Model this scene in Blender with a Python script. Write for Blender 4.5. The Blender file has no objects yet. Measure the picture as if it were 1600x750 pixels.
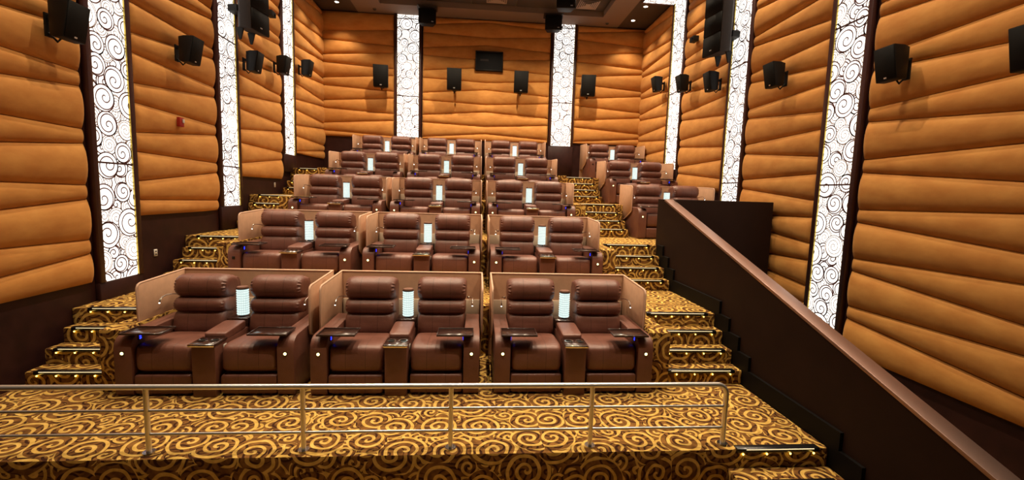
import bpy, math, random
from mathutils import Vector, Matrix
random.seed(7)
S = bpy.context.scene
COL = S.collection
PI = math.pi

# ---------------------------------------------------------------- camera
F_PX, YAW, PITCH, ROLL, CAMZ = 693.55, 0.0806, 0.1032, 0.0301, 2.2491
cd = bpy.data.cameras.new('camera'); cam = bpy.data.objects.new('camera', cd); COL.objects.link(cam)
cd.sensor_width = 36.0; cd.lens = F_PX/1600*36; cd.clip_start = .05; cd.clip_end = 100
fw = Vector((math.sin(YAW)*math.cos(PITCH), math.cos(YAW)*math.cos(PITCH), -math.sin(PITCH)))
rt = Vector((math.cos(YAW), -math.sin(YAW), 0)); up = rt.cross(fw)
r2 = rt*math.cos(ROLL)+up*math.sin(ROLL); u2 = up*math.cos(ROLL)-rt*math.sin(ROLL)
M = Matrix((r2, u2, -fw)).transposed().to_4x4(); M.translation = (0, 0, CAMZ)
cam.matrix_world = M
S.camera = cam

# ---------------------------------------------------------------- world, exposure
w = bpy.data.worlds.new('world'); S.world = w; w.use_nodes = True
w.node_tree.nodes['Background'].inputs[0].default_value = (.9, .75, .6, 1)
w.node_tree.nodes['Background'].inputs[1].default_value = 0.05
S.view_settings.view_transform = 'Standard'; S.view_settings.look = 'None'
S.view_settings.gamma = 1; S.view_settings.use_curve_mapping = False
S.view_settings.exposure = 0.50
STRIP_E = 1.05        # back-lit glass columns
DL_SIDE = 150.0       # watts per wall downlight
DL_MID = 420.0       # watts per house downlight
WARM = (1.0, .80, .56)

# ---------------------------------------------------------------- room numbers (metres)
XL, XR, YB, ZC = -4.95, 5.40, 14.85, 7.75
D1, P, R = 4.775, 2.188, 0.69          # first row arm front, row pitch, row rise
XC, SP = -0.848, 1.991                 # centre pod, pod spacing
ST = R/4
AX0, AX1 = 2.30, 3.30                  # right aisle
LX0, LX1 = -4.95, -3.97                # left aisle
Y0 = 3.647
def land(k): return Y0 if k == 0 else 5.75+(k-1)*P
def tierY(k): return Y0 if k == 0 else D1+(k-1)*P+1.30

# ---------------------------------------------------------------- materials
def newmat(name):
    m = bpy.data.materials.new(name); m.use_nodes = True
    return m, m.node_tree.nodes, m.node_tree.links, m.node_tree.nodes['Principled BSDF']
def simple(name, col, rough=.5, metal=0, spec=.5, noise=0, nscale=8, bump=0, bscale=200, coat=0):
    m, n, l, b = newmat(name)
    b.inputs['Base Color'].default_value = (*col, 1); b.inputs['Roughness'].default_value = rough
    b.inputs['Metallic'].default_value = metal; b.inputs['Specular IOR Level'].default_value = spec
    b.inputs['Coat Weight'].default_value = coat
    tc = n.new('ShaderNodeTexCoord')
    if noise:
        t = n.new('ShaderNodeTexNoise'); t.inputs['Scale'].default_value = nscale; t.inputs['Detail'].default_value = 5
        l.new(tc.outputs['Object'], t.inputs['Vector'])
        r = n.new('ShaderNodeValToRGB')
        r.color_ramp.elements[0].position = .3; r.color_ramp.elements[1].position = .7
        r.color_ramp.elements[0].color = (*[c*(1-noise) for c in col], 1)
        r.color_ramp.elements[1].color = (*[min(1, c*(1+noise)) for c in col], 1)
        l.new(t.outputs['Fac'], r.inputs['Fac']); l.new(r.outputs['Color'], b.inputs['Base Color'])
    if bump:
        t2 = n.new('ShaderNodeTexNoise'); t2.inputs['Scale'].default_value = bscale; t2.inputs['Detail'].default_value = 3
        l.new(tc.outputs['Object'], t2.inputs['Vector'])
        bp = n.new('ShaderNodeBump'); bp.inputs['Strength'].default_value = bump; bp.inputs['Distance'].default_value = .004
        l.new(t2.outputs['Fac'], bp.inputs['Height']); l.new(bp.outputs['Normal'], b.inputs['Normal'])
    return m
def emit(name, col, e, base=(.8, .8, .8)):
    m, n, l, b = newmat(name)
    b.inputs['Base Color'].default_value = (*base, 1)
    b.inputs['Emission Color'].default_value = (*col, 1); b.inputs['Emission Strength'].default_value = e
    return m

def carpet_material():
    m, n, l, b = newmat('carpet')
    def mth(op, a, c=None, d=None):
        x = n.new('ShaderNodeMath'); x.operation = op
        for i, v in enumerate((a, c, d)):
            if v is None: continue
            if isinstance(v, (int, float)): x.inputs[i].default_value = v
            else: l.new(v, x.inputs[i])
        return x.outputs[0]
    g = n.new('ShaderNodeNewGeometry')
    sp = n.new('ShaderNodeSeparateXYZ'); l.new(g.outputs['Position'], sp.inputs[0])
    sn = n.new('ShaderNodeSeparateXYZ'); l.new(g.outputs['True Normal'], sn.inputs[0])
    isx = mth('GREATER_THAN', mth('ABSOLUTE', sn.outputs[0]), .7)
    isz = mth('GREATER_THAN', mth('ABSOLUTE', sn.outputs[2]), .6)
    X, Y, Z = sp.outputs
    U = mth('ADD', mth('MULTIPLY', X, mth('SUBTRACT', 1, isx)), mth('MULTIPLY', Y, isx))
    V = mth('ADD', mth('MULTIPLY', Z, mth('SUBTRACT', 1, isz)), mth('MULTIPLY', Y, isz))
    cmb = n.new('ShaderNodeCombineXYZ'); l.new(U, cmb.inputs[0]); l.new(V, cmb.inputs[1])
    nz = n.new('ShaderNodeTexNoise'); nz.inputs['Scale'].default_value = 5; nz.inputs['Detail'].default_value = 1
    l.new(cmb.outputs[0], nz.inputs['Vector'])
    wv = n.new('ShaderNodeVectorMath'); wv.operation = 'MULTIPLY_ADD'
    l.new(nz.outputs['Color'], wv.inputs[0]); wv.inputs[1].default_value = (.05, .05, 0); l.new(cmb.outputs[0], wv.inputs[2])
    vec = wv.outputs[0]
    def spiral(scale, turns, R0, width, off):
        sh = n.new('ShaderNodeVectorMath'); sh.operation = 'ADD'; l.new(vec, sh.inputs[0]); sh.inputs[1].default_value = (off, off*.7, 0)
        v = n.new('ShaderNodeTexVoronoi'); v.voronoi_dimensions = '2D'; v.inputs['Scale'].default_value = scale
        v.inputs['Randomness'].default_value = .62; l.new(sh.outputs[0], v.inputs['Vector'])
        df = n.new('ShaderNodeVectorMath'); df.operation = 'SUBTRACT'; l.new(sh.outputs[0], df.inputs[0]); l.new(v.outputs['Position'], df.inputs[1])
        s2 = n.new('ShaderNodeSeparateXYZ'); l.new(df.outputs[0], s2.inputs[0])
        rr = mth('SQRT', mth('ADD', mth('MULTIPLY', s2.outputs[0], s2.outputs[0]), mth('MULTIPLY', s2.outputs[1], s2.outputs[1])))
        th = mth('DIVIDE', mth('ARCTAN2', s2.outputs[1], s2.outputs[0]), 2*PI)
        sc = n.new('ShaderNodeSeparateColor'); l.new(v.outputs['Color'], sc.inputs[0])
        hand = mth('SUBTRACT', mth('MULTIPLY', mth('GREATER_THAN', sc.outputs[0], .5), 2), 1)
        s = mth('ADD', mth('SUBTRACT', mth('MULTIPLY', rr, turns), mth('MULTIPLY', th, hand)), sc.outputs[1])
        fr = mth('ABSOLUTE', mth('SUBTRACT', mth('FRACT', s), .5))
        line = mth('LESS_THAN', fr, width)
        Rr = mth('MULTIPLY', R0, mth('ADD', .8, mth('MULTIPLY', sc.outputs[2], .4)))
        inside = mth('LESS_THAN', rr, Rr)
        return mth('MULTIPLY', line, inside), inside
    big, bin_ = spiral(2.7, 12.5, .195, .185, 0)
    sm, sin_ = spiral(5.0, 17, .115, .21, 3.3)
    dk, _ = spiral(4.3, 17, .14, .17, 7.7)
    wn = n.new('ShaderNodeTexNoise'); wn.inputs['Scale'].default_value = 3.2; wn.inputs['Detail'].default_value = 0
    l.new(vec, wn.inputs['Vector'])
    vine = mth('LESS_THAN', mth('ABSOLUTE', mth('SUBTRACT', mth('FRACT', mth('MULTIPLY', wn.outputs['Fac'], 6)), .5)), .1)
    outer = mth('SUBTRACT', 1, bin_)
    gold = mth('MAXIMUM', big, mth('MULTIPLY', outer, mth('MAXIMUM', sm, mth('MULTIPLY', vine, mth('SUBTRACT', 1, sin_)))))
    nf = n.new('ShaderNodeTexNoise'); nf.inputs['Scale'].default_value = 14; nf.inputs['Detail'].default_value = 3; l.new(vec, nf.inputs['Vector'])
    ra = n.new('ShaderNodeValToRGB'); l.new(nf.outputs['Fac'], ra.inputs['Fac'])
    ra.color_ramp.elements[0].position = .38; ra.color_ramp.elements[0].color = (.13, .055, .016, 1)
    ra.color_ramp.elements[1].position = .62; ra.color_ramp.elements[1].color = (.25, .115, .03, 1)
    mx = n.new('ShaderNodeMix'); mx.data_type = 'RGBA'; l.new(dk, mx.inputs[0]); l.new(ra.outputs[0], mx.inputs[6]); mx.inputs[7].default_value = (.05, .018, .009, 1)
    rb = n.new('ShaderNodeValToRGB'); l.new(nf.outputs['Fac'], rb.inputs['Fac'])
    rb.color_ramp.elements[0].position = .35; rb.color_ramp.elements[0].color = (.53, .32, .07, 1)
    rb.color_ramp.elements[1].position = .65; rb.color_ramp.elements[1].color = (.74, .48, .13, 1)
    m2 = n.new('ShaderNodeMix'); m2.data_type = 'RGBA'; l.new(gold, m2.inputs[0]); l.new(mx.outputs[2], m2.inputs[6]); l.new(rb.outputs[0], m2.inputs[7])
    l.new(m2.outputs[2], b.inputs['Base Color'])
    b.inputs['Roughness'].default_value = .95; b.inputs['Specular IOR Level'].default_value = .1
    pile = n.new('ShaderNodeTexNoise'); pile.inputs['Scale'].default_value = 260; l.new(g.outputs['Position'], pile.inputs['Vector'])
    bp = n.new('ShaderNodeBump'); bp.inputs['Strength'].default_value = .5; bp.inputs['Distance'].default_value = .006
    l.new(pile.outputs['Fac'], bp.inputs['Height']); l.new(bp.outputs['Normal'], b.inputs['Normal'])
    return m

def suede_material():
    m, n, l, b = newmat('orange_suede')
    tc = n.new('ShaderNodeNewGeometry')
    mp = n.new('ShaderNodeMapping'); mp.inputs['Scale'].default_value = (1, 1, 2.2); l.new(tc.outputs['Position'], mp.inputs[0])
    t = n.new('ShaderNodeTexNoise'); t.inputs['Scale'].default_value = 2.6; t.inputs['Detail'].default_value = 6; t.inputs['Roughness'].default_value = .6
    l.new(mp.outputs[0], t.inputs['Vector'])
    r = n.new('ShaderNodeValToRGB'); l.new(t.outputs['Fac'], r.inputs['Fac'])
    r.color_ramp.elements[0].position = .35; r.color_ramp.elements[0].color = (.49, .198, .042, 1)
    r.color_ramp.elements[1].position = .68; r.color_ramp.elements[1].color = (.61, .285, .070, 1)
    l.new(r.outputs[0], b.inputs['Base Color'])
    b.inputs['Roughness'].default_value = .75; b.inputs['Specular IOR Level'].default_value = .25
    b.inputs['Sheen Weight'].default_value = .25; b.inputs['Sheen Roughness'].default_value = .45
    b.inputs['Sheen Tint'].default_value = (1, .7, .35, 1)
    t2 = n.new('ShaderNodeTexNoise'); t2.inputs['Scale'].default_value = 120; l.new(tc.outputs['Position'], t2.inputs['Vector'])
    bp = n.new('ShaderNodeBump'); bp.inputs['Strength'].default_value = .15; bp.inputs['Distance'].default_value = .003
    l.new(t2.outputs['Fac'], bp.inputs['Height']); l.new(bp.outputs['Normal'], b.inputs['Normal'])
    return m

def leather_material(seam=False):
    m, n, l, b = newmat('brown_leather_stitched' if seam else 'brown_leather')
    tc = n.new('ShaderNodeTexCoord')
    t = n.new('ShaderNodeTexNoise'); t.inputs['Scale'].default_value = 5; t.inputs['Detail'].default_value = 4; l.new(tc.outputs['Object'], t.inputs['Vector'])
    r = n.new('ShaderNodeValToRGB'); l.new(t.outputs['Fac'], r.inputs['Fac'])
    r.color_ramp.elements[0].position = .3; r.color_ramp.elements[0].color = (.135, .049, .032, 1)
    r.color_ramp.elements[1].position = .72; r.color_ramp.elements[1].color = (.185, .072, .049, 1)
    l.new(r.outputs[0], b.inputs['Base Color'])
    b.inputs['Roughness'].default_value = .40; b.inputs['Specular IOR Level'].default_value = .55
    v = n.new('ShaderNodeTexVoronoi'); v.inputs['Scale'].default_value = 150; l.new(tc.outputs['Object'], v.inputs['Vector'])
    t3 = n.new('ShaderNodeTexNoise'); t3.inputs['Scale'].default_value = 9; t3.inputs['Detail'].default_value = 2; l.new(tc.outputs['Object'], t3.inputs['Vector'])
    ad = n.new('ShaderNodeMath'); ad.operation = 'MULTIPLY_ADD'; l.new(t3.outputs['Fac'], ad.inputs[0]); ad.inputs[1].default_value = 4.0; l.new(v.outputs['Distance'], ad.inputs[2])
    if seam:                                       # two stitched seams running front to back
        sx = n.new('ShaderNodeSeparateXYZ'); l.new(tc.outputs['Object'], sx.inputs[0]); prev = sx.outputs[0]
        for op, val in (('ABSOLUTE', 0), ('SUBTRACT', .105), ('ABSOLUTE', 0), ('LESS_THAN', .0028)):
            q = n.new('ShaderNodeMath'); q.operation = op; l.new(prev, q.inputs[0]); q.inputs[1].default_value = val; prev = q.outputs[0]
        q = n.new('ShaderNodeMath'); q.operation = 'MULTIPLY_ADD'; l.new(prev, q.inputs[0]); q.inputs[1].default_value = -3; l.new(ad.outputs[0], q.inputs[2]); ad = q
        mx = n.new('ShaderNodeMix'); mx.data_type = 'RGBA'; l.new(prev, mx.inputs[0]); l.new(r.outputs[0], mx.inputs[6]); mx.inputs[7].default_value = (.07, .026, .017, 1)
        l.new(mx.outputs[2], b.inputs['Base Color'])
    bp = n.new('ShaderNodeBump'); bp.inputs['Strength'].default_value = .35; bp.inputs['Distance'].default_value = .004
    l.new(ad.outputs[0], bp.inputs['Height']); l.new(bp.outputs['Normal'], b.inputs['Normal'])
    return m

MAT = dict(
    carpet=carpet_material(), suede=suede_material(), leather=leather_material(), stitched=leather_material(True),
    backing=simple('dark_seam_fabric', (.16, .06, .014), .8),
    wood=simple('dark_maroon_laminate', (.030, .0088, .0075), .5, spec=.25, noise=.25, nscale=6),
    frame=simple('maroon_frame', (.055, .018, .017), .4),
    parapet=simple('dark_brown_paint', (.019, .0078, .0048), .65, spec=.12, noise=.12, nscale=3),
    cap=simple('brushed_bronze_cap', (.38, .245, .205), .38, metal=.85, bump=.12, bscale=300),
    skirt=simple('black_skirting', (.004, .003, .0028), .6, spec=.12),
    tan=simple('tan_partition_fabric', (.47, .265, .155), .8, noise=.07, nscale=12, bump=.25, bscale=350),
    tanedge=simple('tan_edge_piping', (.60, .37, .25), .6),
    beige=simple('beige_insert', (.46, .35, .25), .7),
    darkwood=simple('dark_tray_laminate', (.035, .014, .010), .22, coat=.3),
    chrome=simple('chrome', (.75, .72, .68), .16, metal=1),
    steel=simple('brushed_steel', (.86, .84, .81), .30, metal=.78),
    copper=simple('copper_cap', (.45, .24, .17), .3, metal=.8),
    black=simple('black_grille', (.006, .0055, .005), .7, spec=.15, bump=.3, bscale=400),
    blackbox=simple('black_cabinet', (.009, .008, .0075), .55, spec=.2),
    charcoal=simple('charcoal_cabinet', (.030, .024, .022), .65, spec=.2),
    badge=simple('silver_badge', (.7, .68, .65), .3, metal=.6),
    soffit=simple('taupe_soffit', (.20, .145, .11), .8),
    ceildark=simple('dark_ceiling', (.060, .042, .032), .85),
    tile=simple('ceiling_tile', (.070, .054, .042), .9),
    tbar=simple('ceiling_grid', (.14, .11, .09), .7),
    vent=simple('vent_metal', (.36, .29, .24), .5),
    ventdark=simple('vent_slot', (.03, .025, .02), .7),
    white=simple('white_plastic', (.62, .58, .52), .4),
    red=simple('red_plastic', (.32, .012, .010), .35),
    nosing=simple('black_nosing', (.012, .011, .012), .25),
    line=simple('scroll_line', (.12, .035, .030), .5),
    fine=simple('scroll_line_pale', (.30, .20, .16), .5),
    edgeglow=simple('painted_edge_glow', (.55, .42, .08), .3, metal=.6),  # yellow colour stands in for the LED glow on the column reveals
    shell=simple('unlit_wall', (.05, .025, .015), .7),
    glassdark=simple('port_glass', (.004, .0035, .004), .4, spec=.1),
    strip=emit('backlit_glass', (1, .965, .90), STRIP_E),
    lamp=emit('crystal_lamp', (.76, .95, .92), .66, (.4, .45, .45)),
    armlight=emit('arm_light', (1, .83, .30), 2.6),
    armoff=simple('arm_light_off', (.02, .015, .01), .3),
    blue=emit('blue_led', (.015, .03, 1), 3, (.05, .05, .3)),
    amber=emit('amber_step_led', (1, .62, .10), 4.5),
    ledline=emit('nosing_led_line', (1, .80, .42), .6),
    readled=emit('reading_led', (1, .96, .88), 5),
    downlight=emit('downlight_lens', (1, .90, .75), 9),
)

# ---------------------------------------------------------------- mesh helpers
class MB:
    def __init__(s): s.v = []; s.f = []; s.mi = []
    def add(s, vs, fs, mi=0):
        o = len(s.v); s.v += [tuple(v) for v in vs]; s.f += [tuple(i+o for i in f) for f in fs]; s.mi += [mi]*len(fs)
        return s
    def box(s, x0, x1, y0, y1, z0, z1, mi=0):
        v = [(x, y, z) for x in (x0, x1) for y in (y0, y1) for z in (z0, z1)]
        return s.add(v, [(0, 1, 3, 2), (4, 6, 7, 5), (0, 4, 5, 1), (2, 3, 7, 6), (0, 2, 6, 4), (1, 5, 7, 3)], mi)
    def prism_x(s, pts, x0, x1, mi=0):        # polygon in (y, z) extruded along x
        n = len(pts)
        v = [(x0, y, z) for y, z in pts]+[(x1, y, z) for y, z in pts]
        f = [tuple(range(n)), tuple(range(2*n-1, n-1, -1))]+[(i, n+i, n+(i+1) % n, (i+1) % n) for i in range(n)]
        return s.add(v, f, mi)
    def cyl(s, c, r0, r1, z0, z1, n=20, mi=0):
        v = [(c[0]+r0*math.cos(2*PI*i/n), c[1]+r0*math.sin(2*PI*i/n), z0) for i in range(n)]
        v += [(c[0]+r1*math.cos(2*PI*i/n), c[1]+r1*math.sin(2*PI*i/n), z1) for i in range(n)]
        f = [(i, (i+1) % n, n+(i+1) % n, n+i) for i in range(n)]+[tuple(range(n-1, -1, -1)), tuple(range(n, 2*n))]
        return s.add(v, f, mi)
    def tube(s, pts, r, n=10, mi=0):
        pts = [Vector(p) for p in pts]; v = []; prev = None
        for i, p in enumerate(pts):
            t = (pts[min(i+1, len(pts)-1)]-pts[max(i-1, 0)]).normalized()
            if prev is None: a = t.orthogonal().normalized()
            else: a = (prev-t*prev.dot(t)).normalized()
            prev = a; b = t.cross(a)
            rr = r[i] if isinstance(r, (list, tuple)) else r
            v += [p+a*rr*math.cos(2*PI*k/n)+b*rr*math.sin(2*PI*k/n) for k in range(n)]
        m = len(pts)
        f = [(i*n+k, i*n+(k+1) % n, (i+1)*n+(k+1) % n, (i+1)*n+k) for i in range(m-1) for k in range(n)]
        f += [tuple(range(n-1, -1, -1)), tuple(range((m-1)*n, m*n))]
        return s.add(v, f, mi)
    def superell(s, c, h, e1=.35, e2=.5, nu=22, nv=24, tilt=0, pucker=0, npk=9, mi=0):
        """rounded cushion, pole axis along x; h = half sizes"""
        sg = lambda a, e: math.copysign(abs(a)**e, a)
        v = []; ct, stt = math.cos(tilt), math.sin(tilt)
        for i in range(nu+1):
            eta = -PI/2+PI*i/nu
            eta = max(min(eta, PI/2-1e-3), -PI/2+1e-3)
            for j in range(nv):
                om = 2*PI*j/nv
                x = sg(math.sin(eta), e1); k = abs(math.cos(eta))**e1
                if pucker:
                    e = max(0, (abs(x)-.78)/.22); k *= 1-pucker*e*(1-e*.6)*(.5+.5*math.cos(npk*om*2))
                y = h[1]*k*sg(math.cos(om), e2); z = h[2]*k*sg(math.sin(om), e2)
                v.append((c[0]+h[0]*x, c[1]+y*ct-z*stt, c[2]+y*stt+z*ct))
        f = [(i*nv+j, i*nv+(j+1) % nv, (i+1)*nv+(j+1) % nv, (i+1)*nv+j) for i in range(nu) for j in range(nv)]
        f += [tuple(range(nv-1, -1, -1)), tuple(range(nu*nv, (nu+1)*nv))]
        return s.add(v, f, mi)
    def mesh(s, name, mats, smooth=False, bevel=0, seg=2):
        me = bpy.data.meshes.new(name); me.from_pydata(s.v, [], s.f)
        for m in (mats if isinstance(mats, (list, tuple)) else [mats]): me.materials.append(MAT[m])
        for p, mi in zip(me.polygons, s.mi): p.material_index = mi
        import bmesh
        bm = bmesh.new(); bm.from_mesh(me)
        bmesh.ops.recalc_face_normals(bm, faces=bm.faces)
        if bevel:
            es = [e for e in bm.edges if len(e.link_faces) == 2 and e.calc_face_angle(0) > .5]
            bmesh.ops.bevel(bm, geom=es, offset=bevel, segments=seg, affect='EDGES', profile=.6, clamp_overlap=True)
        bm.to_mesh(me); bm.free()
        if smooth or bevel:
            for p in me.polygons: p.use_smooth = True
            try: me.set_sharp_from_angle(angle=math.radians(50))
            except Exception: pass
        return me
    def obj(s, name, mats, parent=None, **k):
        return link(name, s.mesh(name, mats, **k), parent)

def link(name, data, parent=None):
    o = bpy.data.objects.new(name, data); COL.objects.link(o)
    if parent is not None: o.parent = parent
    return o
def tag(o, label, cat, group=None):
    o['label'] = label; o['category'] = cat
    if group: o['group'] = group
    return o
def thing(name, label, cat, loc=(0, 0, 0), rz=0, group=None):
    o = link(name, None); o.location = loc; o.rotation_euler = (0, 0, rz); o.empty_display_size = .1
    return tag(o, label, cat, group)
def struct(o):
    o['kind'] = 'structure'; return o
KIDS = {}
def kids(o): return [c for c in bpy.data.objects if c.parent == o]
def copy_tree(o, tree, parent=None):
    c = o.copy(); COL.objects.link(c); c.parent = parent
    for ch, sub in tree: copy_tree(ch, sub, c)
    return c
def tree_of(o):
    return [(c, tree_of(c)) for c in kids(o)]

# ================================================================ THE SHELL
struct(MB().box(XL-.2, XR+.2, -5, Y0-.002, -1.0, -.69).obj('floor', 'carpet'))
XEND = 5.26
for k in range(5):
    z = R*k; m = MB()
    y0, yb = tierY(k), (tierY(k+1) if k < 4 else YB)
    a0, ab = land(k), (land(k+1) if k < 4 else YB)
    zb = z-R-.01 if k else -.69
    cx0, cx1 = LX1+.22, AX0-.22                    # inner faces of the side cheeks
    if k == 0: m.box(XL, AX1, Y0, tierY(1)+.02, zb, z)
    else:
        m.box(cx0, cx1, y0, yb+(.02 if k < 4 else 0), zb, z)
        for (p0, p1, q0, q1) in ((LX0, LX1, a0, ab+(.02 if k < 4 else 0)), (AX0, AX1+.03, a0, ab+(.02 if k < 4 else 0))): m.box(p0, p1, q0, q1, zb, z)
        for (p0, p1) in ((LX1, cx0), (cx1, AX0)): m.box(p0, p1, D1+(k-1)*P+.12, yb+.0, zb, z)
        if k >= 2: m.box(AX1+.03, XEND, 7.95 if k == 2 else a0, ab+(.02 if k < 4 else 0), zb, z)
    o = struct(m.obj('floor', 'carpet', bevel=.02 if k else .035))

# side walls, back wall, screen-end wall
struct(MB().box(XL-.2, XL, -5, YB+.2, -1.0, 8.2).obj('wall_left', 'wood'))
struct(MB().box(XR, XR+.2, -5, YB+.2, -1.6, 8.2).obj('wall_right', 'wood'))
struct(MB().box(XL, XR, YB, YB+.2, 1.5, 8.2).obj('wall_back', 'wood'))
struct(MB().box(XL-.2, XR+.2, -5.2, -5, -1.6, 8.2).obj('wall_front', 'shell'))

# ceiling: soffit ring, darker strips along the side walls, recessed tile field
ceil = struct(MB().box(XL-.2, XR+.2, -5, YB+.2, 8.12, 8.25).obj('ceiling', 'ceildark'))
CX0, CX1, CYB, CY0 = -3.0, 3.75, 14.08, -4.0
sm = MB(); DX0, DX1 = -3.83, 4.44
sm.box(DX0, DX1, CYB, YB, ZC, 8.12); sm.box(DX0, CX0, CY0, CYB, ZC, 8.12); sm.box(CX1, DX1, CY0, CYB, ZC, 8.12)
so = sm.obj('soffit', 'soffit', ceil)
dm = MB(); dm.box(XL, DX0, -5, YB, ZC+.012, 8.12); dm.box(DX1, XR, -5, YB, ZC+.012, 8.12)
dm.obj('dark_soffit', 'ceildark', ceil)
MB().box(CX0, CX1, CY0, CYB, 7.93, 8.12).obj('ceiling_grid', 'tbar', ceil)
tx = (CX1-CX0)/5; tme = MB().box(.02, tx-.02, .02, 1.18, -.03, 0).mesh('ceiling_tile', 'tile', bevel=.006, seg=1)
for i in range(5):
    for j in range(5):
        t = link('ceiling_tile', tme, ceil); t.location = (CX0+i*tx, CYB-1.2*(j+1), 7.932)

# ================================================================ PARAPET, GUARD WALL, SKIRTING
slope = .32
def ptop(y): return .765+slope*(y-3.097)
YP0, YPF = 1.2, 7.70
body = [(8.0, .5), (8.0, 2.235), (YPF, 2.235), (YP0, ptop(YP0)-.03), (YP0, -1.2), (3.0, -1.2)]
par = thing('parapet', 'sloping dark brown parapet with bronze metal cap beside the stairs', 'parapet', (3.4, 4.5, -1.2))
pb = MB().prism_x(body, 3.335, 3.475).obj('parapet_wall', 'parapet', par); pb.location = (-3.4, -4.5, 1.2)
cap = [(YPF, 2.24), (YP0, ptop(YP0)), (YP0, ptop(YP0)-.035), (YPF, 2.205)]
pc = MB().prism_x(cap, 3.322, 3.49).obj('cap_rail', 'cap', par, bevel=.006); pc.location = (-3.4, -4.5, 1.2)
struct(MB().box(3.475, 5.27, 7.55, 7.95, .55, 2.24).obj('wall_guard', 'parapet', bevel=.012))
struct(MB().box(3.475, XR, -3, 7.9, -1.4, -1.2).obj('floor', 'carpet'))

steps = []                                             # nosings from the lowest stair up
for k in range(1, 5):
    for j in range(1, 4): steps.append((land(k)-(4-j)*.24, R*(k-1)+ST*j, k, j))
treads = [(Y0-.25*j, -ST*j) for j in (3, 2, 1)]+[(Y0, 0)]
for k in range(1, 5):
    treads += [(land(k)-(4-j)*.24, R*(k-1)+ST*j) for j in (1, 2, 3)]+[(land(k), R*k)]
sk = MB()
for i, (y, z) in enumerate(treads):
    y1 = treads[i+1][0] if i+1 < len(treads) else 8.0
    if y > 7.9: break
    sk.box(3.301, 3.336, y-.10, min(y1-.10, 8.0), z-.25, z+.20)
struct(sk.obj('baseboard_right', 'skirt'))

# ================================================================ STAIRS
def staircase(label, x0, x1, flights, extra_nosing, el, er):
    st = thing('staircase', label, 'stairs', ((x0+x1)/2, flights[0][0], flights[0][1]-ST))
    ox, oy, oz = st.location
    wl = x1-x0
    nos = MB().box(-wl/2+el, wl/2-er, -.012, .06, -.032, .008).mesh('nosing', 'nosing', bevel=.004, seg=1)
    led = MB().box(-wl/2+el+.06, wl/2-er-.06, -.0155, -.0115, -.003, .004).mesh('light_line', 'ledline')
    dot = MB().cyl((0, 0), .007, .009, 0, .012, 8).mesh('step_light', 'amber')
    for (y, z, yend, zb) in flights:
        s_ = MB().box(-wl/2, wl/2, 0, yend-y, zb-z, 0).obj('step', 'carpet', st, bevel=.025)
        s_.location = (0, y-oy, z-oz)
        deco(s_, nos, led, dot, wl, (0, 0, 0))
    for (y, z) in extra_nosing:
        if z == 0:                                  # platform edge: starts past the railing post
            n_ = MB().box(-wl/2+.085, wl/2-er, -.012, .06, -.032, .008).obj('nosing', 'nosing', st, bevel=.004, seg=1)
            MB().box(-wl/2+.17, wl/2-er-.06, -.0155, -.0115, -.003, .004).obj('light_line', 'ledline', n_)
        else:
            n_ = link('nosing', nos, st); l_ = link('light_line', led, n_)
        n_.location = (0, y-oy, z-oz)
        for i in range(4):
            d_ = link('step_light', dot, n_); d_.location = (-wl/2+.14+i*(wl-.3)/3, -.014, -.048)
    return st
def deco(s_, nos, led, dot, wl, off):
    n_ = link('nosing', nos, s_); l_ = link('light_line', led, s_)
    for i in range(4):
        d_ = link('step_light', dot, s_); d_.location = (-wl/2+.14+i*(wl-.3)/3, -.014, -.048)
fl = [(y, z, land(k), R*(k-1)) for (y, z, k, j) in steps]
fl = [(y, z, (y+.24 if j < 3 else land(k)), R*(k-1)) for (y, z, k, j) in steps]
low = [(Y0-.25*j, -ST*j, Y0-.25*(j-1), -.69) for j in (3, 2, 1)]
staircase('carpeted stairs with black lit nosings beside the sloping parapet', AX0+.02, AX1, low+fl, [(land(k), R*k) for k in range(0, 5)], .01, .10)
staircase('carpeted stairs with black lit nosings along the fire-alarm wall', LX0+.09, LX1, fl, [(land(k), R*k) for k in range(1, 5)], .10, .01)

# ================================================================ UPHOLSTERED WALL PANELS
def cushion(T, B, us, f, parent, ends):
    """T, B: functions u -> z for the two seams; f maps (u, z, d) to a point; us: u samples"""
    u0, u1 = us[0], us[-1]
    nt = 10; v = []
    for u in us:
        t_, b_ = T(u), B(u); th = max(t_-b_, .01)
        D = .032+.105*min(th, .6)
        eu = 1.0
        for on, du in ((ends[0], u-u0), (ends[1], u1-u)):
            if on:
                q = min(du/.10, 1); eu *= math.sqrt(max(0, 1-(1-q)**2))
        for i in range(nt+1):
            t = i/nt; t = .5-.5*math.cos(PI*t) if i not in (0, nt) else t
            bl = max(0, 1-abs(2*t-1)**2.3)**.62
            v.append(f(u, b_+(t_-b_)*t, (.012+D*bl)*(.12+.88*eu)))
    n1 = nt+1
    fs = [(i*n1+j, (i+1)*n1+j, (i+1)*n1+j+1, i*n1+j+1) for i in range(len(us)-1) for j in range(nt)]
    return MB().add(v, fs).obj('cushion', 'suede', parent, smooth=True)
def interp(pts):
    def g(u):
        for (a, za), (b, zb) in zip(pts, pts[1:]):
            if u <= b or (b, zb) == pts[-1]: return za+(zb-za)*(u-a)/(b-a)
    return g
def usamp(u0, u1, kink=None):
    L = u1-u0
    e = [0, .004, .012, .026, .046, .07, .1]
    us = e+[.1+(L-.2)*i/6 for i in range(1, 6)]+[L-x for x in reversed(e)]
    us = [u0+x for x in us]
    if kink is not None: us = sorted(us+[kink-.06, kink, kink+.06])
    return us
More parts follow.
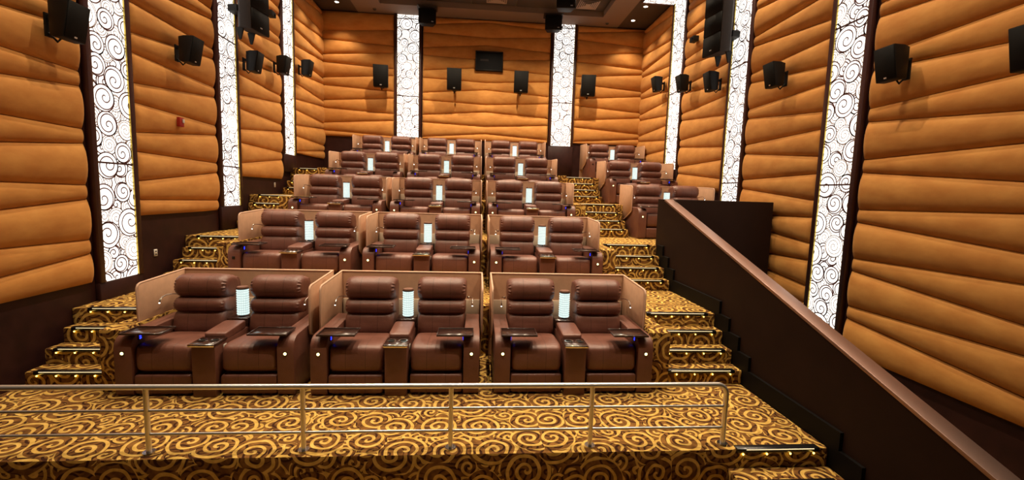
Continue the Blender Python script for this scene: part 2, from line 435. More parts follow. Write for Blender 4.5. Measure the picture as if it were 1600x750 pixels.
def wall_panel(label, f, u0, u1, zb, zt, seams, ends, kink=None, org=(0, 0, 0)):
    """seams: list of polylines [(u, z)...], from the top down"""
    t = thing('wall_panel', label, 'wall panel', org, group='padded orange wall panels')
    o = Vector(org); g = lambda u, z, d: tuple(Vector(f(u, z, d))-o)
    mb = MB(); c = [g(u, z, d) for u in (u0+.02, u1-.02) for z in (zb, zt) for d in (.001, .016)]
    mb.add(c, [(0, 1, 3, 2), (4, 6, 7, 5), (0, 4, 5, 1), (2, 3, 7, 6), (0, 2, 6, 4), (1, 5, 7, 3)]).obj('backing_board', 'backing', t)
    us = usamp(u0, u1, kink)
    cl = lambda fn: (lambda u: min(max(fn(u), zb), zt))
    fns = [lambda u: zt]+[cl(interp(s)) for s in seams]+[lambda u: zb]
    for a, b in zip(fns, fns[1:]):
        th = max(a(u)-b(u) for u in (u0, u1, (u0+u1)/2))
        if th < .05: continue
        cushion(a, b, us, g, t, ends)
    return t
PER = .695
def side_seams(s1, yn, yf):
    """s1: phase of the level seam; the other seam fans from .17 below (far) to .42 below (near)"""
    out = []
    for j in range(13, -3, -1):
        z = s1+PER*j
        if -1 < z < 8.6:
            out.append([(yn, z+.03), (yf, z-.01)]); out.append([(yn, z-.40), (yf, z-.185)])
    return out
fl_ = lambda u, z, d: (XL+d, u, z)
fr_ = lambda u, z, d: (XR-d, u, z)
fb_ = lambda u, z, d: (u, YB-d, z)
LSTR = [(6.18, 6.78), (9.02, 9.63), (11.85, 12.47)]
RSTR = [(6.02, 6.60), (8.80, 9.42), (11.78, 12.50)]
LB_ = [('A', 3.75, 6.06, .95, .126, 'beside the front left tiers with a near loudspeaker'), ('B', 6.87, 8.92, 1.77, .585, ''), ('C', 9.72, 11.75, 2.45, .335, ''), ('D', 12.55, YB-.03, 3.18, .14, '')]
names_l = ['padded orange suede wall panel beside the lowest stairs, on the fire-alarm wall',
           'padded orange suede wall panel carrying the red fire alarm',
           'padded orange suede wall panel behind a tall black column speaker, on the fire-alarm wall',
           'padded orange suede wall panel meeting the back corner on the fire-alarm wall']
names_r = ['padded orange suede wall panel above the parapet cap, lowest along the ramp',
           'padded orange suede wall panel above the dark guard wall, with one loudspeaker',
           'padded orange suede wall panel behind the column speaker opposite the fire-alarm wall',
           'padded orange suede wall panel meeting the back corner opposite the fire-alarm wall']
for (nm, a, b, zb, ph, _), lab in zip(LB_, names_l):
    wall_panel(lab, fl_, a, b, zb, ZC-.03, side_seams(ph, a, b), (True, True) if nm != 'D' else (True, False), org=(XL, (a+b)/2, zb))
RB_ = [(3.55, 5.90, .12, .10), (6.68, 8.72, .42, .60), (9.50, 11.70, 2.42, .335), (12.58, YB-.03, 3.18, .14)]
for i, ((a, b, zb, ph), lab) in enumerate(zip(RB_, names_r)):
    wall_panel(lab, fr_, a, b, zb, ZC-.03, side_seams(ph, a, b), (True, True) if i < 3 else (True, False), org=(XR, (a+b)/2, zb))
# back wall: fanning seams
def back_seams(u0, u1, kink=None, flip=False):
    out = []
    for j in range(6):
        dz = -.698*j
        if kink is None:
            A = [(u0, 7.12+dz), (u1, 7.265+dz)]; B = [(u0, 6.89+dz), (u1, 6.775+dz)]
            if flip: A = [(u0, 7.52+dz), (u1, 7.69+dz)]; B = [(u0, 7.305+dz), (u1, 7.15+dz)]
            out += [A, B]
        else:
            out += [[(u0, 7.49+dz), (kink, 7.66+dz), (u1, 7.535+dz)], [(u0, 7.26+dz), (kink, 7.19+dz), (u1, 7.31+dz)]]
    return out
wall_panel('padded orange suede panel on the back wall, between corner and light column by the fire-alarm wall', fb_, XL+.03, -2.72, 3.92, ZC-.02, back_seams(XL, -2.72), (False, True), org=((XL-2.72)/2, YB, 3.92))
wall_panel('wide padded orange suede panel on the back wall around the projection port', fb_, -1.82, 2.27, 3.95, ZC-.02, back_seams(-1.82, 2.27, .2), (True, True), .2, org=(.2, YB, 3.95))
wall_panel('padded orange suede panel on the back wall above the lone pod', fb_, 3.13, XR-.03, 3.98, ZC-.02, back_seams(3.13, XR, flip=True), (True, False), org=((3.13+XR)/2, YB, 3.98))

# ================================================================ BACK-LIT LIGHT COLUMNS
def scroll_mesh(W, H, seed, bars):
    """spiral tracery: overlapping discs, each with a spiral, upper discs hide lower ones"""
    rnd = random.Random(seed); circ = []
    v = 0
    tries = 0
    while tries < 4000:
        tries += 1
        big = tries < 2000
        r = rnd.uniform(.125, .195) if big else rnd.uniform(.10, .14)
        x, y = rnd.uniform(-.06, W+.06), rnd.uniform(-.06, H+.06)
        if all((x-a)**2+(y-b)**2 > ((.86 if big else .62)*(r+c))**2 for a, b, c, *_ in circ):
            circ.append((x, y, r, rnd.random() < .12 if big else rnd.random() < .75, rnd.uniform(0, 6.28), rnd.choice((-1, 1))))
    mb = MB()
    def ribbon(pts, wd, k, mi):
        for (x0, y0), (x1, y1) in zip(pts, pts[1:]):
            if not (0 < x0 < W and 0 < x1 < W and 0 < y0 < H and 0 < y1 < H): continue
            xm, ym = (x0+x1)/2, (y0+y1)/2
            if any((xm-a)**2+(ym-b)**2 < c*c for a, b, c, *_ in circ[:k]): continue
            dx, dy = x1-x0, y1-y0; L = math.hypot(dx, dy) or 1; nx, ny = -dy/L*wd/2, dx/L*wd/2
            mb.add([(x0+nx, y0+ny, 0), (x0-nx, y0-ny, 0), (x1-nx, y1-ny, 0), (x1+nx, y1+ny, 0)], [(0, 1, 2, 3)], mi)
    for k, (x, y, r, pale, ph, hd) in enumerate(circ):
        mi = 1 if pale else 0
        turns = 1.9 if not pale else 3.0
        n = int(34*turns); pts = []
        for i in range(n+1):
            t = i/n; a = ph+hd*2*PI*turns*t
            rr = r*(1-t)**(.8)
            off = .22*r*t if not pale else 0
            pts.append((x+rr*math.cos(a)+off*math.cos(ph), y+rr*math.sin(a)+off*math.sin(ph)))
        cir = [(x+r*math.cos(2*PI*i/40), y+r*math.sin(2*PI*i/40)) for i in range(41)]
        ribbon(cir, .017 if not pale else .011, k, mi); ribbon(pts, .017 if not pale else .010, k, mi)
    return mb
def light_column(label, side, a, b, zb, bars, seed, top=ZC, ceiling_return=False):
    """side L/R/B; a..b extent along the wall"""
    W = b-a; org = {'L': (XL, (a+b)/2, zb), 'R': (XR, (a+b)/2, zb), 'B': ((a+b)/2, YB, zb)}[side]
    rot = {'L': PI/2, 'R': -PI/2, 'B': 0}[side]          # local: x along the wall, -y into the room
    t = thing('light_column', label, 'light panel', org, rot, 'back-lit scrollwork light columns')
    H = top-zb; hw = W/2
    lim = [0]+[z-zb for z in bars]+[H]
    for lo, hi in zip(lim, lim[1:]):
        MB().box(-hw, hw, -.055, -.03, lo+(.012 if lo else 0), hi-.012).obj('glass_pane', 'strip', t)
    for z in bars: MB().box(-hw, hw, -.066, -.028, z-zb-.012, z-zb+.012).obj('cross_bar', 'frame', t)
    s_ = scroll_mesh(W, H, seed, bars).obj('scrollwork', ['line', 'fine'], t)
    s_.location = (-hw, -.059, 0); s_.rotation_euler = (PI/2, 0, 0); s_['kind'] = 'stuff'
    zlow = {'L': -.0, 'R': -1.0, 'B': 2.77-zb}[side]
    for sx in (-1, 1):
        lo = (2.77-zb if side == 'B' else -.75)
        MB().box(min(sx*hw, sx*(hw+.075)), max(sx*hw, sx*(hw+.075)), -.085, 0, 0, H).obj('side_frame', 'frame', t, bevel=.006, seg=1)
        MB().box(min(sx*hw, sx*(hw-.008)), max(sx*hw, sx*(hw-.008)), -.075, -.055, 0, H).obj('edge_glow_strip', 'edgeglow', t)  # thin strip painted with the yellow edge glow, not lit itself
    MB().box(-hw-.075, hw+.075, -.07, 0, (2.77-zb if side == 'B' else -.9 if side == 'R' else -.45), -.001).obj('base_panel', 'wood', t, bevel=.006, seg=1)
    if ceiling_return:
        MB().box(-hw, hw, -.98, -.10, H-.165, H-.14).obj('ceiling_return', 'strip', t)
        c_ = scroll_mesh(W, .88, seed+50, []).obj('scrollwork', ['line', 'fine'], t)
        c_.location = (-hw, -.10, H-.168); c_.rotation_euler = (PI, 0, 0); c_['kind'] = 'stuff'
        for sx in (-1, 1): MB().box(min(sx*hw, sx*(hw+.06)), max(sx*hw, sx*(hw+.06)), -1.0, -.09, H-.175, H+.01).obj('return_frame', 'frame', t)
        MB().box(-hw, hw, -1.0, -.981, H-.175, H+.01).obj('return_frame', 'frame', t)
    return t
light_column('white back-lit scrollwork light column beside the lowest stairs, on the fire-alarm wall', 'L', *LSTR[0], .93, [2.50, 5.05], 11)
light_column('white back-lit scrollwork light column between fire alarm and column speaker', 'L', *LSTR[1], 1.85, [2.62, 5.05], 12)
light_column('white back-lit scrollwork light column near the back corner of the fire-alarm wall', 'L', *LSTR[2], 3.10, [5.12], 13, ceiling_return=True)
light_column('white back-lit scrollwork light column rising behind the parapet cap', 'R', *RSTR[0], .30, [2.53, 4.86], 14)
light_column('white back-lit scrollwork light column above the guard wall opposite the fire alarm', 'R', *RSTR[1], 1.55, [2.62, 5.03], 15)
light_column('white back-lit scrollwork light column continuing onto the ceiling behind the lone pods', 'R', *RSTR[2], 3.05, [5.15], 16, ceiling_return=True)
light_column('white back-lit scrollwork light column on the back wall, nearer the fire-alarm wall', 'B', -2.62, -1.93, 3.98, [5.26, 7.62], 17)
light_column('white back-lit scrollwork light column on the back wall above the stair head', 'B', 2.37, 3.04, 3.88, [5.27, 7.62], 18)

# ================================================================ RECLINER PODS
def build_recliner(sd):
    """one recliner of a pod; local x as in the pod, origin on the floor under the seat. sd=-1: outer arm at -x"""
    t = thing('recliner', '', 'recliner')
    c0 = sd*.435                                  # seat centre in pod coordinates
    def X(x): return sd*x                         # x measured from the seat centre towards the outer arm
    # arm
    pr = [(0.03, 0), (0, .03), (0, .52), (.012, .575), (.045, .622), (.095, .648), (.16, .655), (.62, .66), (.98, .66), (.98, 0)]
    x0, x1 = sorted((X(.297), X(.475)))
    MB().prism_x(pr, x0, x1).obj('armrest', 'leather', t, bevel=.016)
    # seat
    MB().superell((0, .345, .385), (.290, .335, .160), .20, .40, 26, 36, tilt=-.07).obj('seat_cushion', 'stitched', t, smooth=True)
    MB().superell((0, .075, .128), (.290, .075, .108), .16, .28, 22, 24).obj('footrest', 'stitched', t, smooth=True)
    MB().box(-.285, .285, .10, .95, .0, .26).obj('base', 'leather', t, bevel=.01)
    # back
    MB().superell((0, .765, .60), (.290, .158, .158), .24, .70, 28, 32, tilt=-.20, pucker=.06).obj('lumbar_cushion', 'stitched', t, smooth=True)
    MB().superell((0, .800, .812), (.300, .178, .106), .32, .88, 34, 36, tilt=-.12, pucker=.16).obj('back_cushion', 'stitched', t, smooth=True)
    MB().superell((0, .845, 1.022), (.306, .195, .148), .31, .84, 44, 48, tilt=-.20, pucker=.26, npk=11).obj('headrest', 'stitched', t, smooth=True)
    bs = [(.80, .15), (.84, .62), (.90, 1.06), (.95, 1.12), (1.02, 1.11), (1.06, 1.02), (1.08, .15)]
    MB().prism_x(bs, -.288, .288).obj('back_shell', 'leather', t, bevel=.02)
    # tray on the outer arm
    tx0, tx1 = sorted((X(.405), X(.0)))
    tm = MB().box(tx0, tx1, -.015, .255, .672, .682)
    for (a, b, c, d) in ((tx0, tx1, -.015, -.003), (tx0, tx1, .243, .255), (tx0, tx0+.012, -.003, .243), (tx1-.012, tx1, -.003, .243)): tm.box(a, b, c, d, .682, .692)
    tr = tm.obj('tray_table', 'darkwood', t, bevel=.003, seg=1)
    MB().cyl((X(.37), .2), .022, .022, .64, .674, 14).obj('tray_pivot', 'chrome', tr, smooth=True)
    # arm light, control button
    al = MB().box(X(.386)-.022, X(.386)+.022, -.004, .006, .450, .494).obj('light_bezel', 'blackbox', t, bevel=.004, seg=1)
    ln = MB(); n = 12
    ln.tube([(X(.386), -.0065, .472), (X(.386), .002, .472)], [.016, .018], 14).obj('arm_light', 'armlight', al, smooth=True)
    xb = X(.296)
    bz = MB().box(min(xb, xb-sd*.006), max(xb, xb-sd*.006), .10, .16, .585, .635).obj('control_panel', 'blackbox', t)
    for zz in (.598, .621): MB().box(min(xb-sd*.005, xb-sd*.009), max(xb-sd*.005, xb-sd*.009), .118, .142, zz-.008, zz+.008).obj('blue_button', 'blue', bz)
    # reading lamp on a bent chrome arm
    pts = [(X(.315), .90, .90), (X(.345), .88, .905), (X(.375), .80, .925), (X(.385), .70, .935), (X(.385), .62, .925), (X(.383), .585, .90)]
    rl = MB().tube(pts, .006, 8).obj('reading_lamp', 'chrome', t, smooth=True)
    MB().superell((X(.325), .892, .90), (.017, .017, .017), 1, 1, 10, 12).obj('lamp_knuckle', 'chrome', rl, smooth=True)
    hd = MB().tube([(X(.383), .588, .903), (X(.382), .575, .868)], [.009, .012], 10).obj('lamp_head', 'chrome', rl, smooth=True)
    MB().tube([(X(.3822), .5755, .870), (X(.3818), .573, .863)], [.008, .008], 8).obj('lamp_lens', 'readled', rl)
    return t
def build_console():
    t = thing('console', '', 'console')
    MB().box(-.120, .120, -.02, .90, 0, .565).obj('console_body', 'leather', t, bevel=.014)
    sl = MB().box(-.130, .130, -.055, .205, .566, .592).obj('cup_tray', 'darkwood', t, bevel=.005, seg=1)
    MB().box(-.131, .131, -.062, -.050, .562, .594).obj('chrome_edge', 'chrome', sl, bevel=.004, seg=1)
    for x in (-.063, .063):
        r_ = MB(); n = 22
        for i in range(n):
            a0, a1 = 2*PI*i/n, 2*PI*(i+1)/n
            q = lambda r, z, a: (x+r*math.cos(a), .085+r*math.sin(a), z)
            r_.add([q(.052, .592, a0), q(.052, .592, a1), q(.050, .599, a1), q(.050, .599, a0), q(.040, .599, a0), q(.040, .599, a1), q(.037, .590, a0), q(.037, .590, a1)],
                   [(0, 1, 2, 3), (3, 2, 5, 4), (4, 5, 7, 6)])
        rg = r_.obj('cup_holder', 'chrome', sl, smooth=True)
        MB().cyl((x, .085), .038, .038, .5915, .5932, 18).obj('cup_well', 'black', rg)
    MB().superell((0, .42, .605), (.119, .225, .045), .2, .28, 22, 24, tilt=.05).obj('arm_pad', 'leather', t, smooth=True)
    MB().box(-.12, .12, .665, .90, .56, .668).obj('lamp_shelf', 'darkwood', t, bevel=.006, seg=1)
    pl = MB().box(.120, .128, .13, .19, .47, .53).obj('socket_plate', 'white', t, bevel=.003, seg=1)
    MB().box(.128, .129, .145, .175, .485, .515).obj('socket', 'ventdark', pl)
    return t
def build_partition():
    t = thing('partition', '', 'partition')
    th = .022
    MB().box(-.945, .945, 1.235, 1.275, 0.0, 1.155).obj('back_panel', 'tan', t, bevel=.008)
    MB().box(-.94, .94, 1.228, 1.28, 1.150, 1.166).obj('top_piping', 'tanedge', t, bevel=.006, seg=2)
    for s in (-1, 1):
        out = [(1.24, 1.155), (.47, 1.122), (.432, 1.108), (.412, 1.075), (.412, .60), (.425, .565), (.90, .36), (1.24, .36)]
        x0, x1 = sorted((s*.925, s*.945))
        sp = MB().prism_x(out, x0, x1).obj('side_panel', 'tan', t, bevel=.005, seg=1)
        edge = [(x0+x1)/2]
        path = [((x0+x1)/2, y, z) for y, z in [(1.255, 1.158), (.47, 1.124), (.432, 1.110), (.411, 1.075), (.411, .60), (.425, .563), (.90, .358)]]
        MB().tube(path, .0125, 8).obj('side_piping', 'tanedge', sp, smooth=True)
    MB().box(-.915, .915, 1.205, 1.232, .40, .795).obj('lower_insert', 'beige', t, bevel=.006, seg=1)
    return t
def build_lamp():
    t = thing('table_lamp', '', 'lamp')
    MB().cyl((0, 0), .070, .066, 0, .018, 24).obj('lamp_base', 'chrome', t, smooth=True)
    # faceted crystal cylinder: rows and columns of proud blocks around a lit core
    sh = MB(); n, rows = 18, 11; z0, z1 = .018, .335
    for r in range(rows):
        for i in range(n):
            a0, a1 = 2*PI*(i+.04)/n, 2*PI*(i+.96)/n; am = (a0+a1)/2
            za, zb = z0+(z1-z0)*(r+.05)/rows, z0+(z1-z0)*(r+.95)/rows
            q = lambda rr, a, z: (rr*math.cos(a), rr*math.sin(a), z)
            sh.add([q(.062, a0, za), q(.062, a1, za), q(.062, a1, zb), q(.062, a0, zb), q(.070, am, (za+zb)/2)],
                   [(0, 1, 4), (1, 2, 4), (2, 3, 4), (3, 0, 4)], 0)
    so_ = sh.obj('lamp_shade', 'lamp', t)
    MB().cyl((0, 0), .061, .061, z0, z1, 24).obj('lamp_core', 'lampgrid', t, smooth=True)
    MB().cyl((0, 0), .068, .068, .333, .345, 24).obj('lamp_rim', 'blackbox', t, smooth=True)
    MB().cyl((0, 0), .066, .060, .345, .362, 24).obj('lamp_cap', 'copper', t, smooth=True)
    return t
MAT['lampgrid'] = emit('lamp_grid', (.34, .48, .47), .20, (.16, .19, .19))
protoL, protoR, protoC, protoP, protoT = build_recliner(-1), build_recliner(1), build_console(), build_partition(), build_lamp()
TREES = {o: tree_of(o) for o in (protoL, protoR, protoC, protoP, protoT)}
used = set()
def place(proto, loc, label, group, rz=0):
    if proto in used: o = copy_tree(proto, TREES[proto])
    else: used.add(proto); o = proto
    o.location = loc; o.rotation_euler = (0, 0, rz); o['label'] = label; o['group'] = group
    return o
ROWS = ['first row from railing', 'second row from railing', 'third row from railing', 'fourth row from railing', 'top row by back wall']
PODS = ['pod nearest fire-alarm wall', 'middle pod of three', 'third pod from fire-alarm wall', 'lone pod across stairs']
pods = []
RECL = {}
for k in range(5):
    for i in range(4):
        if i == 3 and k < 2: continue
        x = XC+(i-1)*SP if i < 3 else 4.325
        y, z = D1+k*P, R*k
        rnd = random.Random(k*10+i)
        j = lambda: rnd.uniform(-.012, .012)
        who = f'{ROWS[k]}, {PODS[i]}'
        RECL[k, i, 0] = place(protoL, (x-.435, y+j(), z), f'brown leather recliner, {who}, nearer alarm', 'brown leather recliners')
        RECL[k, i, 1] = place(protoR, (x+.435, y+j(), z), f'brown leather recliner, {who}, farther from alarm', 'brown leather recliners')
        place(protoC, (x, y, z), f'brown console with cup holders, {who}', 'consoles between recliners')
        place(protoP, (x, y, z), f'tan privacy partition wrapped around recliners, {who}', 'tan privacy partitions')
        place(protoT, (x+.01, y+.785, z+.669), f'glowing cylindrical crystal lamp on console, {who}', 'glowing console lamps')
# the arm lights that are out in the photograph
for key in ((1, 0, 0), (4, 3, 0)):
    for c in kids(RECL[key]):
        if c.name.startswith('light_bezel'):
            for g in kids(c):
                me = g.data.copy(); me.materials[0] = MAT['armoff']; g.data = me

# ================================================================ STEEL RAILING
rail = thing('railing', 'brushed steel guard railing with three bars on the carpeted platform edge', 'railing', (-.8, 3.735, 0))
RX1 = 2.315; zt = .575; rb = .09
pts = [(-4.85, 0, zt), (RX1-rb, 0, zt)]+[(RX1-rb+rb*math.sin(a), 0, zt-rb+rb*math.cos(a)) for a in [PI/2*i/8 for i in range(1, 9)]]+[(RX1, 0, .0)]
o = MB().tube(pts, .0225, 14).obj('top_rail', 'steel', rail, smooth=True); o.location = (.8, 0, 0)
for z in (.37, .165):
    o = MB().tube([(-4.85, 0, z), (RX1, 0, z)], .0125, 12).obj('mid_rail', 'steel', rail, smooth=True); o.location = (.8, 0, 0)
post = MB().tube([(0, 0, 0), (0, 0, zt-.01)], .0205, 14).mesh('post', 'steel', smooth=True)
fla = MB().cyl((0, 0), .05, .047, 0, .016, 20).mesh('flange', 'chrome', smooth=True)
for i in range(6):
    x = 2.315-1.252*i
    if i:
        p_ = link('post', post, rail); p_.location = (x+.8, 0, 0)
        f_ = link('flange', fla, p_)
    else:
        f_ = link('flange', fla, rail); f_.location = (x+.8, 0, 0)

# ================================================================ LOUDSPEAKERS
def build_speaker():
    t = thing('loudspeaker', '', 'speaker')
    # local: back at y=0 (wall side), faces -y, origin at the box centre
    w, h = .18, .25; dt, db = .32, .22             # deeper at the top: the front leans down
    v = []
    for (kk, sx, zl, zh) in ((1, 1, -h, h), (.42, .94, -h, h), (0, .66, -h*.9, h*.95)):
        v += [(-w*sx, -db*kk, zl), (w*sx, -db*kk, zl), (w*sx, -dt*kk, zh), (-w*sx, -dt*kk, zh)]
    f = [(0, 1, 2, 3), (8, 11, 10, 9)]+[(4*r+i, 4*(r+1)+i, 4*(r+1)+(i+1) % 4, 4*r+(i+1) % 4) for r in range(2) for i in range(4)]
    c = MB().add(v, f).obj('cabinet', 'blackbox', t, bevel=.012)
    sl_ = (dt-db)/(2*h); gy_ = lambda z: -db-(z+h)*sl_
    gv = [(x, gy_(z)-e, z) for x in (-w+.012, w-.012) for z in (-h+.012, h-.012) for e in (-.002, .012)]
    g = MB().add(gv, [(0, 1, 3, 2), (4, 6, 7, 5), (0, 4, 5, 1), (2, 3, 7, 6), (0, 2, 6, 4), (1, 5, 7, 3)]).obj('grille', 'black', t, bevel=.005, seg=1)
    bv = [(x, gy_(z)-e, z) for x in (-.022, .022) for z in (-h+.03, -h+.05) for e in (.010, .0145)]
    MB().add(bv, [(0, 1, 3, 2), (4, 6, 7, 5), (0, 4, 5, 1), (2, 3, 7, 6), (0, 2, 6, 4), (1, 5, 7, 3)]).obj('badge', 'badge', g)
    b = MB().tube([(0, -.05, -h*.9), (0, .0, -h-.03), (0, .12, -h*.6)], .015, 8)
    b.box(-.05, .05, .10, .125, -.22, .10); b.box(-.03, .03, -.02, .12, .02, .07)
    b.obj('wall_bracket', 'blackbox', t)
    return t
spk = build_speaker(); TREES[spk] = tree_of(spk)
def put_speaker(pos, rz, tilt, label, sc=1):
    o = place(spk, pos, label, 'black wall loudspeakers')
    o.rotation_euler = (tilt, 0, rz); o.scale = (sc, sc, sc)
yl = [5.58, 7.75, 9.83, 11.22, 12.70]; zl = [4.02, 4.37, 4.78, 5.10, 5.43]
nl = ['by the lowest light column', 'above the red fire alarm', 'below the column speaker', 'overlapping the light column nearest the corner', 'nearest the back corner']
for y, z, nme in zip(yl, zl, nl):
    put_speaker((-4.74, y, z), PI/2, .0, f'black wedge loudspeaker on the fire-alarm wall, {nme}', .80)
yr = [3.84, 5.30, 7.55, 9.70, 11.13, 12.78]; zr = [3.73, 3.98, 4.42, 4.83, 5.13, 5.50]
nr = ['nearest the screen end', 'beside the light column behind the parapet', 'above the guard wall', 'below the column speaker', 'overlapping the light column', 'nearest the back corner']
for y, z, nme in zip(yr, zr, nr):
    put_speaker((5.19, y, z), -PI/2, .0, f'black wedge loudspeaker opposite the fire-alarm wall, {nme}', .80)
for x, z, nme in [(-3.05, 5.72, 'nearest the fire-alarm wall'), (-.80, 5.73, 'below the projection port, towards the alarm wall'), (1.30, 5.75, 'below the projection port, towards the stair head'), (3.47, 5.74, 'above the lone pod')]:
    put_speaker((x, 14.58, z), {-3.05: .10, -.80: .03, 1.30: -.03, 3.47: -.12}[x], .0, f'black box loudspeaker on the back wall, {nme}', 1.25)

# tall column speakers
def column_speaker(label, side):
    sgn = 1 if side == 'L' else -1
    t = thing('column_speaker', label, 'speaker', (-4.52 if side == 'L' else 4.98, 9.55 if side == 'L' else 9.32, 5.32), sgn*(PI/2-.18))
    # local: faces -y
    w, d, H = .27, .36, 2.35
    pr = [(-w, -d/2), (w, -d/2), (w*.9, d*.2), (w*.55, d/2), (-w*.55, d/2), (-w*.9, d*.2)]
    n = len(pr); v = [(x, y, .0 if y > -d/4 else -.06) for x, y in pr]+[(x, y, H) for x, y in pr]
    f = [tuple(range(n-1, -1, -1)), tuple(range(n, 2*n))]+[(i, (i+1) % n, n+(i+1) % n, n+i) for i in range(n)]
    MB().add(v, f).obj('cabinet', 'charcoal', t, bevel=.012)
    for i in range(6):
        g = MB().box(-w+.012, w-.012, -d/2-.022, -d/2+.004, -.05+.40*i, .335+.40*i).obj('grille', 'black', t, bevel=.010, seg=1)
        if i == 0: MB().box(-.03, .03, -d/2-.0245, -d/2-.021, .02, .04).obj('badge', 'badge', g)
    for x in (-.16, .16):
        b = MB().add([(x-.02, .05, .0), (x+.02, .05, .0), (x+.02, .20, .0), (x-.02, .20, .0), (x-.012, .11, -.22), (x+.012, .11, -.22), (x+.012, .15, -.22), (x-.012, .15, -.22)],
                     [(0, 1, 2, 3), (4, 7, 6, 5), (0, 4, 5, 1), (1, 5, 6, 2), (2, 6, 7, 3), (3, 7, 4, 0)])
        b.obj('bracket_foot', 'blackbox', t)
    MB().box(-.2, .2, d/2-.02, d/2+.20, .3, .42).obj('wall_bracket', 'blackbox', t)
    MB().box(-.2, .2, d/2-.02, d/2+.20, 1.7, 1.82).obj('wall_bracket', 'blackbox', t)
column_speaker('tall charcoal column speaker with stacked grilles on the fire-alarm wall', 'L')
column_speaker('tall charcoal column speaker with stacked grilles opposite the fire-alarm wall', 'R')

# speakers hung from the ceiling
def ceiling_speaker(x, y, z, label, rz=0):
    t = thing('ceiling_speaker', label, 'speaker', (x, y, z), rz, 'black speakers hung from the ceiling')
    v = [(-.26, -.24, -.20), (.26, -.24, -.20), (.26, -.24, .22), (-.26, -.24, .22), (-.17, .18, -.15), (.17, .18, -.15), (.17, .18, .22), (-.17, .18, .22)]
    MB().add(v, [(0, 1, 2, 3), (4, 7, 6, 5), (0, 4, 5, 1), (1, 5, 6, 2), (2, 6, 7, 3), (3, 7, 4, 0)]).obj('cabinet', 'blackbox', t, bevel=.012)
    g = MB().box(-.245, .245, -.252, -.238, -.185, .205).obj('grille', 'black', t, bevel=.005, seg=1)
    MB().box(.12, .18, -.2545, -.2515, -.15, -.125).obj('badge', 'badge', g)
    v = [(-.17, -.12, .22), (.17, -.12, .22), (.17, .12, .22), (-.17, .12, .22), (-.30, -.22, ZC-z), (.30, -.22, ZC-z), (.30, .22, ZC-z), (-.30, .22, ZC-z)]
    MB().add(v, [(0, 1, 2, 3), (4, 7, 6, 5), (0, 4, 5, 1), (1, 5, 6, 2), (2, 6, 7, 3), (3, 7, 4, 0)]).obj('ceiling_mount', 'charcoal', t)
ceiling_speaker(-1.62, 14.20, 7.42, 'black speaker hung from the ceiling, nearer the fire-alarm wall', .1)
ceiling_speaker(2.22, 14.20, 7.46, 'black speaker hung from the ceiling by the light column above the stair head', -.1)
ceiling_speaker(2.27, 12.50, 7.42, 'black speaker hung from the ceiling tiles, away from the back wall', -.1)

# ================================================================ CEILING AND WALL FITTINGS
def diffuser(x, y, label):
    t = thing('ceiling_vent', label, 'vent', (x, y, 7.885), 0, 'square ceiling diffusers')
    MB().box(-.30, .30, -.30, .30, .012, .018).obj('vent_back', 'ventdark', t)
    for s in range(4):
        q = MB()
        for i in range(5):
            a, b = .30-.055*i, .265-.055*i
            q.add([(-a, -a, .0), (a, -a, .0), (b, -b, .012), (-b, -b, .012), (-a, -a, .004), (a, -a, .004), (b, -b, .015), (-b, -b, .015)],
                  [(0, 1, 2, 3), (4, 7, 6, 5), (0, 4, 5, 1), (1, 5, 6, 2), (2, 6, 7, 3), (3, 7, 4, 0)])
        o = q.obj('louvre', 'vent', t); o.rotation_euler = (0, 0, s*PI/2)
    MB().box(-.05, .05, -.05, .05, -.002, .014).obj('vent_centre', 'vent', t)
diffuser(-2.30, 13.70, 'square metal ceiling diffuser nearer the fire-alarm wall')
diffuser(3.15, 13.60, 'square metal ceiling diffuser beside the hanging speaker by the stair head')
diffuser(.45, 13.60, 'square metal ceiling diffuser in the middle of the tiled ceiling')
for x, nme in ((-3.25, 'nearer the fire-alarm wall'), (4.0, 'above the lone pods')):
    t = thing('ceiling_sensor', f'small round dark ceiling sensor on the soffit, {nme}', 'sensor', (x, 14.5, ZC-.05))
    MB().cyl((0, 0), .03, .05, 0, .03, 16).obj('sensor_dome', 'ventdark', t, smooth=True)
    MB().cyl((0, 0), .055, .055, .03, .05, 16).obj('sensor_base', 'soffit', t, smooth=True)

def port():
    t = thing('projection_port', 'black framed projection port window high on the back wall', 'window', (.285, YB-.02, 6.14))
    z0, z1 = 0, .60; w = .44
    MB().box(-w+.03, w-.03, -.125, -.115, .03, .57).obj('port_glass', 'glassdark', t)
    for a in ((-w, w, 0, .035), (-w, w, .565, .60), (-w, -w+.035, .035, .565), (w-.035, w, .035, .565)):
        MB().box(a[0], a[1], -.165, 0, a[2], a[3]).obj('port_frame', 'blackbox', t, bevel=.005, seg=1)
    MB().box(-.28, -.02, -.1265, -.1255, .30, .36).obj('port_reflection_plate', 'charcoal', t)  # grey sheet imitating a reflection in the port glass
port()

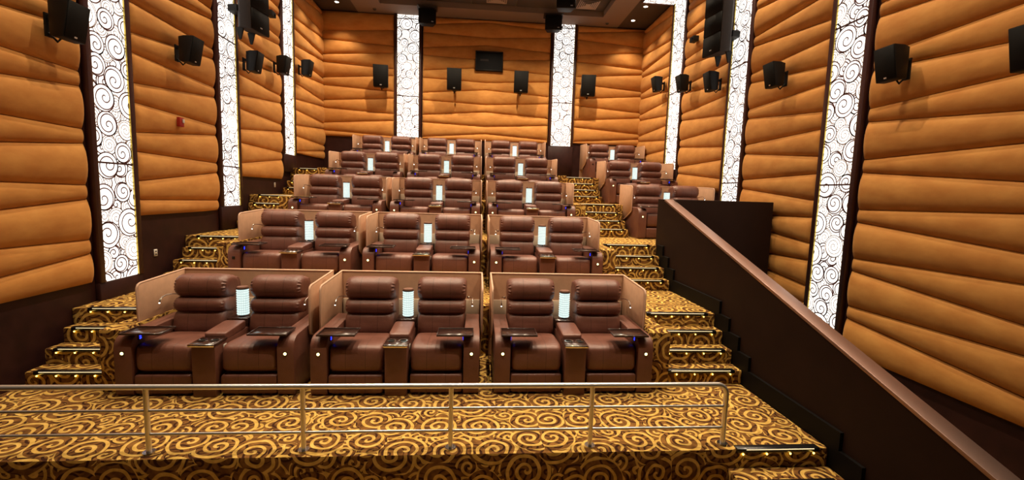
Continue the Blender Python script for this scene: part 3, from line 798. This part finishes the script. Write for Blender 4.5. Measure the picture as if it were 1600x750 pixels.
t = thing('fire_alarm', 'red fire alarm with white strobe on the padded wall', 'fire alarm', (XL+.085, 7.78, 3.25), PI/2)
MB().box(-.055, .055, -.05, 0, -.075, .075).obj('alarm_body', 'red', t, bevel=.008)
MB().box(.005, .045, -.068, -.05, -.01, .05).obj('strobe', 'white', t, bevel=.005)
for y, z, nme in ((7.22, 1.18, 'below the fire-alarm panel'), (11.36, 2.30, 'below the panel near the back corner')):
    t = thing('wall_socket', f'small white wall socket plate on the dark wainscot, {nme}', 'socket', (XL, y, z), PI/2)
    pl = MB().box(-.035, .035, -.012, 0, -.055, .055).obj('plate', 'white', t, bevel=.004, seg=1)
    for dz in (-.022, .022): MB().box(-.014, .014, -.0135, -.0115, dz-.012, dz+.012).obj('socket', 'ventdark', pl)
for x, y, z, rz, nme in ((XL+.10, 10.95, 6.15, PI/2, 'beside the column speaker on the fire-alarm wall'), (XR-.10, 10.95, 6.15, -PI/2, 'beside the column speaker opposite the fire-alarm wall')):
    t = thing('security_camera', f'small black camera {nme}', 'camera', (x, y, z), rz)
    MB().box(-.11, .11, -.16, -.02, -.06, .06).obj('camera_body', 'blackbox', t, bevel=.01)
    MB().tube([(.05, -.175, 0), (.05, -.155, 0)], .03, 12).obj('lens', 'glassdark', t, smooth=True)
    MB().box(-.03, .03, -.03, .03, -.03, .03).obj('mount', 'blackbox', t)

# ================================================================ DOWNLIGHTS (the room's house lights)
dl_ring = None
def downlight(x, y, z, power, label, ang=1.55, group='recessed ceiling downlights', r=.035):
    global dl_ring, dl_lens
    t = thing('downlight', label, 'downlight', (x, y, z), 0, group)
    if dl_ring is None:
        m = MB(); n = 20
        for i in range(n):
            a0, a1 = 2*PI*i/n, 2*PI*(i+1)/n
            q = lambda rr, zz, a: (rr*math.cos(a), rr*math.sin(a), zz)
            m.add([q(.085, 0, a0), q(.085, 0, a1), q(.082, -.006, a1), q(.082, -.006, a0), q(.058, -.006, a0), q(.058, -.006, a1), q(.056, 0, a0), q(.056, 0, a1)], [(0, 1, 2, 3), (3, 2, 5, 4), (4, 5, 7, 6)])
        dl_ring = m.mesh('trim_ring', 'soffit', smooth=True)
        dl_lens = MB().cyl((0, 0), .055, .055, -.004, -.001, 16).mesh('lens', 'downlight')
    link('trim_ring', dl_ring, t); link('lens', dl_lens, t)
    ld = bpy.data.lights.new('downlight_lamp', 'SPOT'); ld.energy = power; ld.color = WARM
    ld.spot_size = ang; ld.spot_blend = .9; ld.shadow_soft_size = r
    lo = link('lamp', ld, t); lo.location = (0, 0, -.03)
    return t
for i in range(13):
    y = 14.2-1.05*i
    if y < 3.0: break
    for x, nme in ((-4.28, 'along the fire-alarm wall'), (4.74, 'along the wall opposite the fire alarm')):
        if 11.7 < y < 12.55: continue
        downlight(x, y, ZC+.01, DL_SIDE*min(1, .65+.05*(y-3)), f'small recessed downlight in the dark soffit {nme}')
for y, pw, an in ((12.6, 1.55, 2.2), (10.2, .72, 1.55), (8.0, .80, 1.6), (5.8, .95, 1.65), (3.7, .95, 1.65)):
    for x in (-2.2, .4, 3.0):
        downlight(x, y, 7.90, DL_MID*pw, 'round house downlight set into the dark ceiling tiles', an, 'house downlights in the tiles')
